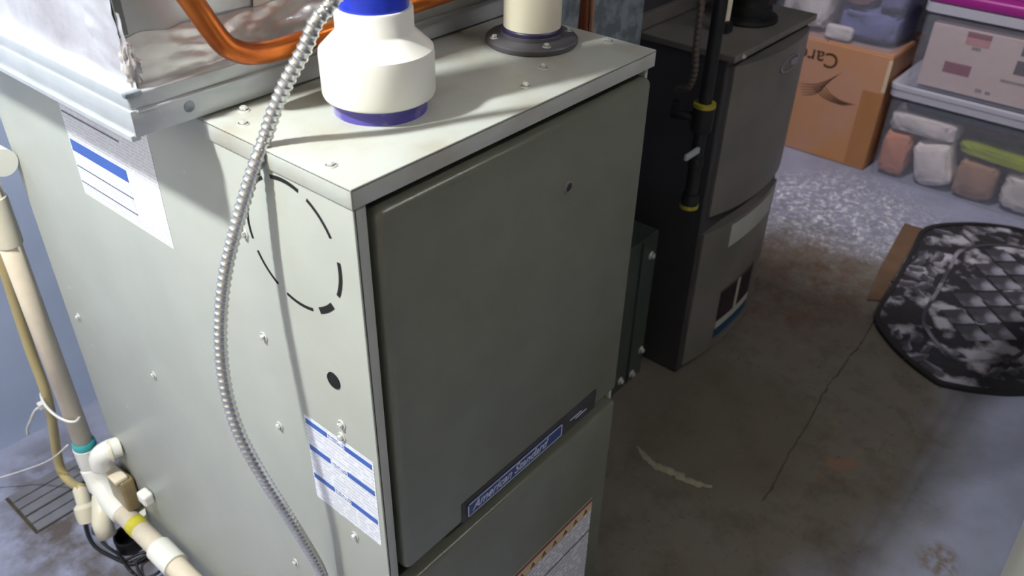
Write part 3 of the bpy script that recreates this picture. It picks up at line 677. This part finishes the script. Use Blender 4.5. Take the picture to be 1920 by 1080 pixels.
# ------------------------------------------------------------------ mat and board on the floor
def floor_mat():
    yc = -.285; half = [(2.42, yc), (2.40, -.20), (2.335, -.10), (2.22, -.016), (2.06, -.028), (1.85, -.05), (1.66, -.068), (1.575, -.13), (1.52, -.205), (1.492, -.265)]
    out = [(x, y) for x, y in half]+[(1.487, yc)]+[(x, 2*yc-y) for x, y in half[::-1]][:-1]
    sm = catmull([(x, y, 0) for x, y in out+out[:1]], 5)[:-1]; out = [(v.x, v.y) for v in sm]
    e = empty('door_mat', 'worn black rubber mat with leafy border and diamond centre beside the bins', 'mat', (0, 0, 0))
    obj('mat_base', prism(out, .0008, .007, .002), 'mat_rubber', e)
    def offs(k): return [(1.95+(x-1.95)*(1-k), yc+(y-yc)*(1-k*1.7)) for x, y in out]
    def rim(k0, k1, z1):
        bm = bmesh.new(); A = offs(k0); Bq = offs(k1); n = len(A); R = [[bm.verts.new((x, y, z)) for x, y in P] for P, z in ((A, .001), (A, z1), (Bq, z1), (Bq, .006))]
        for p, q in zip(R, R[1:]):
            for i in range(n): bm.faces.new((p[i], p[(i+1) % n], q[(i+1) % n], q[i]))
        bmesh.ops.recalc_face_normals(bm, faces=bm.faces); return bm
    obj('outer_rim', rim(-.012, .018, .0115), 'mat_rim', e); obj('inner_rim', rim(.25, .275, .010), 'mat_pad', e)
    # diamond pads of the centre
    s = .102; inner = offs(.285)
    def inside(x, y):
        c = False; n = len(inner)
        for i in range(n):
            (xa, ya), (xb, yb) = inner[i], inner[(i+1) % n]
            if (ya > y) != (yb > y) and x < (xb-xa)*(y-ya)/(yb-ya)+xa: c = not c
        return c
    h = .0455
    pm = bpy.data.meshes.new('pad'); bm = prism([(h*.95, 0), (0, h), (-h*.95, 0), (0, -h)], 0, .003, .001); bm.to_mesh(pm); bm.free(); pm.materials.append(M['mat_pad'])
    for i in range(-7, 8):
        for j in range(-7, 8):
            x = 1.95+(i-j)*s*.5; y = yc+(i+j)*s*.5
            if all(inside(x+dx, y+dy) for dx, dy in ((h, 0), (-h, 0), (0, h), (0, -h))):
                o = bpy.data.objects.new('pad', pm); C.objects.link(o); o.parent = e; o.location = (x, y, .0068)
    # leafy relief in the border: ovals between the rims
    lm = bpy.data.meshes.new('leaf'); bm = blob_mesh(.034, .017, .0022, 1, .45, 2, 2.2, 0); bm.to_mesh(lm); bm.free(); lm.materials.append(M['mat_pad'])
    for k, n in ((.075, 44), (.17, 36)):
        P = offs(k); L_ = [Vector((x, y, 0)) for x, y in P]+[Vector((P[0][0], P[0][1], 0))]; path = resample(catmull(L_, 6), .046)
        for i, q in enumerate(path):
            if q.y < -.5 or random.random() < .3: continue
            o = bpy.data.objects.new('leaf', lm); C.objects.link(o); o.parent = e; o.location = (q.x, q.y, .0066)
            o.rotation_euler = (0, 0, random.uniform(0, 3.14)); o.scale = (random.uniform(.5, 1.3), random.uniform(.4, 1.1), 1)
floor_mat()
tag(obj('brown_board', prism([(2.215, .05), (2.222, -.004), (1.74, -.050), (1.72, -.02), (1.9, .012)], .0005, .005, .001), 'board'), 'flat brown board lying along the edge of the rubber mat', 'board')

# ------------------------------------------------------------------ drain pipes at the left
def drain():
    e = empty('condensate_pipe', 'yellowed white drain pipe running down and along the foot of the grey furnace', 'drain pipe', (-.024, .78, .0))
    T = lambda o: (setattr(o, 'location', (.024, -.78, 0)), o)[1]
    vx, vy = -.026, .78
    T(obj('upright_pipe', tube([(vx, vy, .235), (vx, vy, .86)], .0160, 24), 'pvc_old', e, True))
    T(obj('coupling', lathe([(.016, .655), (.0188, .656), (.0192, .66), (.0192, .73), (.0185, .734), (.016, .735)], 28, (vx, vy, 0)), 'pvc_cream', e, True, 40))
    T(obj('cement_ring', lathe([(.0165, .232), (.0195, .236), (.0192, .247), (.0163, .251)], 28, (vx, vy, 0)), 'teal', e, True, 60))
    T(obj('tee', lathe([(.016, .13), (.0195, .132), (.0195, .19), (.0205, .194), (.0205, .236), (.016, .238)], 28, (vx, vy, 0)), 'pvc', e, True, 40))
    hp = catmull([(vx, vy, .185), (vx-.001, .765, .157), (-.029, .735, .139), (-.030, .69, .131)], 8)
    T(obj('elbow', tube(hp, .0215, 24), 'pvc', e, True))
    T(obj('level_pipe', tube([(-.030, .71, .133), (-.030, .30, .118)], .0178, 24), 'pvc_old', e, True))
    T(obj('coupling', tube([(-.030, .578, .1285), (-.030, .525, .1265)], .0222, 24), 'pvc', e, True, 40))
    T(obj('yellow_tape', tube([(-.030, .655, .1312), (-.030, .634, .1304)], .0186, 24), 'yellow', e, True, 40))
    T(obj('upper_branch', tube([(-.024, .79, .812), (-.021, .73, .812)], .0158, 22), 'pvc', e, True)); T(obj('branch_coupling', tube([(-.0225, .757, .812), (-.0205, .702, .812)], .0192, 24), 'pvc', e, True, 40))
    T(obj('branch_fitting', tube([(-.036, .75, .14), (-.058, .73, .10), (-.060, .72, .075)], .017, 18), 'pvc_cream', e, True))
drain()
e = empty('trap_fitting', 'white elbow and amber trap fixed low on the side of the grey furnace', 'trap', (0, .70, .20))
obj('elbow', tube(catmull([(-.001, -.012, .078), (-.02, -.008, .079), (-.031, .002, .066), (-.033, .008, .042)], 8), .0175, 20), 'pvc', e, True)
obj('elbow_collar', tube([(-.014, -.012, .078), (-.019, -.010, .078)], .0195, 20), 'pvc_cream', e, True, 40)
obj('trap_body', B(-.028, -.002, -.034, .022, -.055, .018, bev=.006, seg=3), 'trap', e, True, 40)
obj('trap_cap', B(-.033, -.010, -.03, .026, .018, .026, bev=.002), 'pvc_old', e)
obj('clip', B(-.02, -.001, -.095, -.07, -.0, .022, bev=.004), 'pvc', e)
obj('white_stub', lathe([(0, 0), (.02, 0), (.02, .01), (0, .01)], 8), 'pvc', e).location = (-.02, -.03, -.075)
vt = catmull([(-.040, .775, .80), (-.038, .80, .64), (-.036, .825, .53), (-.036, .84, .43), (-.036, .845, .335), (-.038, .862, .262), (-.040, .905, .15), (-.043, .912, .095), (-.043, .880, .085), (-.045, .82, .115)], 10)
tag(obj('vinyl_tube', tube(vt, .0085, 14), 'vinyl', None, True), 'yellowed soft vinyl tube hanging beside the upright drain pipe', 'tube')
o = obj('tube_fitting', lathe([(0, 0), (.018, 0), (.02, .01), (.02, .03), (.013, .036), (.013, .065), (.009, .07), (0, .07)], 20), 'pvc_cream', None, True, 40)
o.location = (-.058, .800, .052); o.rotation_euler = (math.radians(-25), math.radians(12), 0); tag(o, 'cream barbed fitting at the lower end of the vinyl tube', 'fitting')
e = empty('cable_tie', 'white cable tie with a long tail binding the tube to the drain pipe', 'cable tie', (-.031, .812, .318))
obj('loop', tube([(.021*math.cos(a)*.9-.4*.0, .052*math.sin(a), .006*math.sin(a)-.002*math.cos(a)) for a in [2*math.pi*i/36 for i in range(37)]], .0026, 8, cap=False), 'wire_white', e, True)
obj('tie_head', B(-.027, -.018, .016, .028, -.005, .006, bev=.001), 'wire_white', e)
obj('tail', tube(catmull([(-.022, .022, 0), (-.029, .045, -.022), (-.034, .075, -.06), (-.036, .105, -.095), (-.036, .12, -.12)], 8), .0026, 8), 'wire_white', e, True)
tag(obj('thin_wire', tube(catmull([(-.2, 1.12, .03), (-.14, 1.06, .04), (-.09, .98, .085), (-.064, .87, .17), (-.045, .80, .24)], 10), .0014, 8), 'wire_white', None, True), 'thin pale wire running from the drain pipe to the left', 'wire')
# slatted drain cover
e = empty('drain_cover', 'grey slatted drain cover sunk in the floor beside the vinyl tube', 'drain cover', (-.06, .97, 0))
for k, yy in enumerate((-.062, -.036, -.008, .018, .044)):
    obj('slat', B(-.062, .10, yy-.0112, yy+.0112, .0005, .006, bev=.0015), 'grate', e)
obj('frame', B(-.068, .104, -.074, .058, .0002, .0012), 'crack', e)
# black cords and drain cup on the floor
o = obj('drain_cup', lathe([(.0, .004), (.021, .004), (.023, .030), (.026, .032), (.027, .028), (.025, .0), (0, .0005)], 28), 'black', None, True, 40); o.location = (-.022, .735, 0)
tag(o, 'black plastic drain cup under the yellow-taped pipe', 'cup')
for k, (pts, lab) in enumerate((
    ([(-.015, .90, .006), (-.045, .865, .006), (-.064, .82, .006), (-.07, .78, .005), (-.062, .735, .006), (-.045, .69, .005), (-.012, .68, .005), (.0-.01, .64, .006), (-.03, .58, .006), (-.08, .55, .006)], 'black cord looping round the drain cup toward the viewer'),
    ([(-.03, .80, .045), (-.052, .79, .04), (-.060, .765, .02), (-.054, .72, .015), (-.058, .675, .014), (-.055, .66, .006), (-.066, .62, .006), (-.10, .58, .006), (-.16, .56, .006)], 'thin black cord hanging before the drain cup'),
    ([(-.05, .70, .013), (-.02, .69, .014), (-.006, .665, .016), (-.02, .63, .016), (-.05, .64, .014), (-.04, .675, .022), (-.012, .66, .024), (-.02, .60, .014), (-.045, .59, .014)], 'tangled black cord beneath the level drain pipe'))):
    tag(obj('black_cord', tube(catmull(pts, 10), .0036 if k == 0 else .0028, 8), 'black', None, True), lab, 'cord')
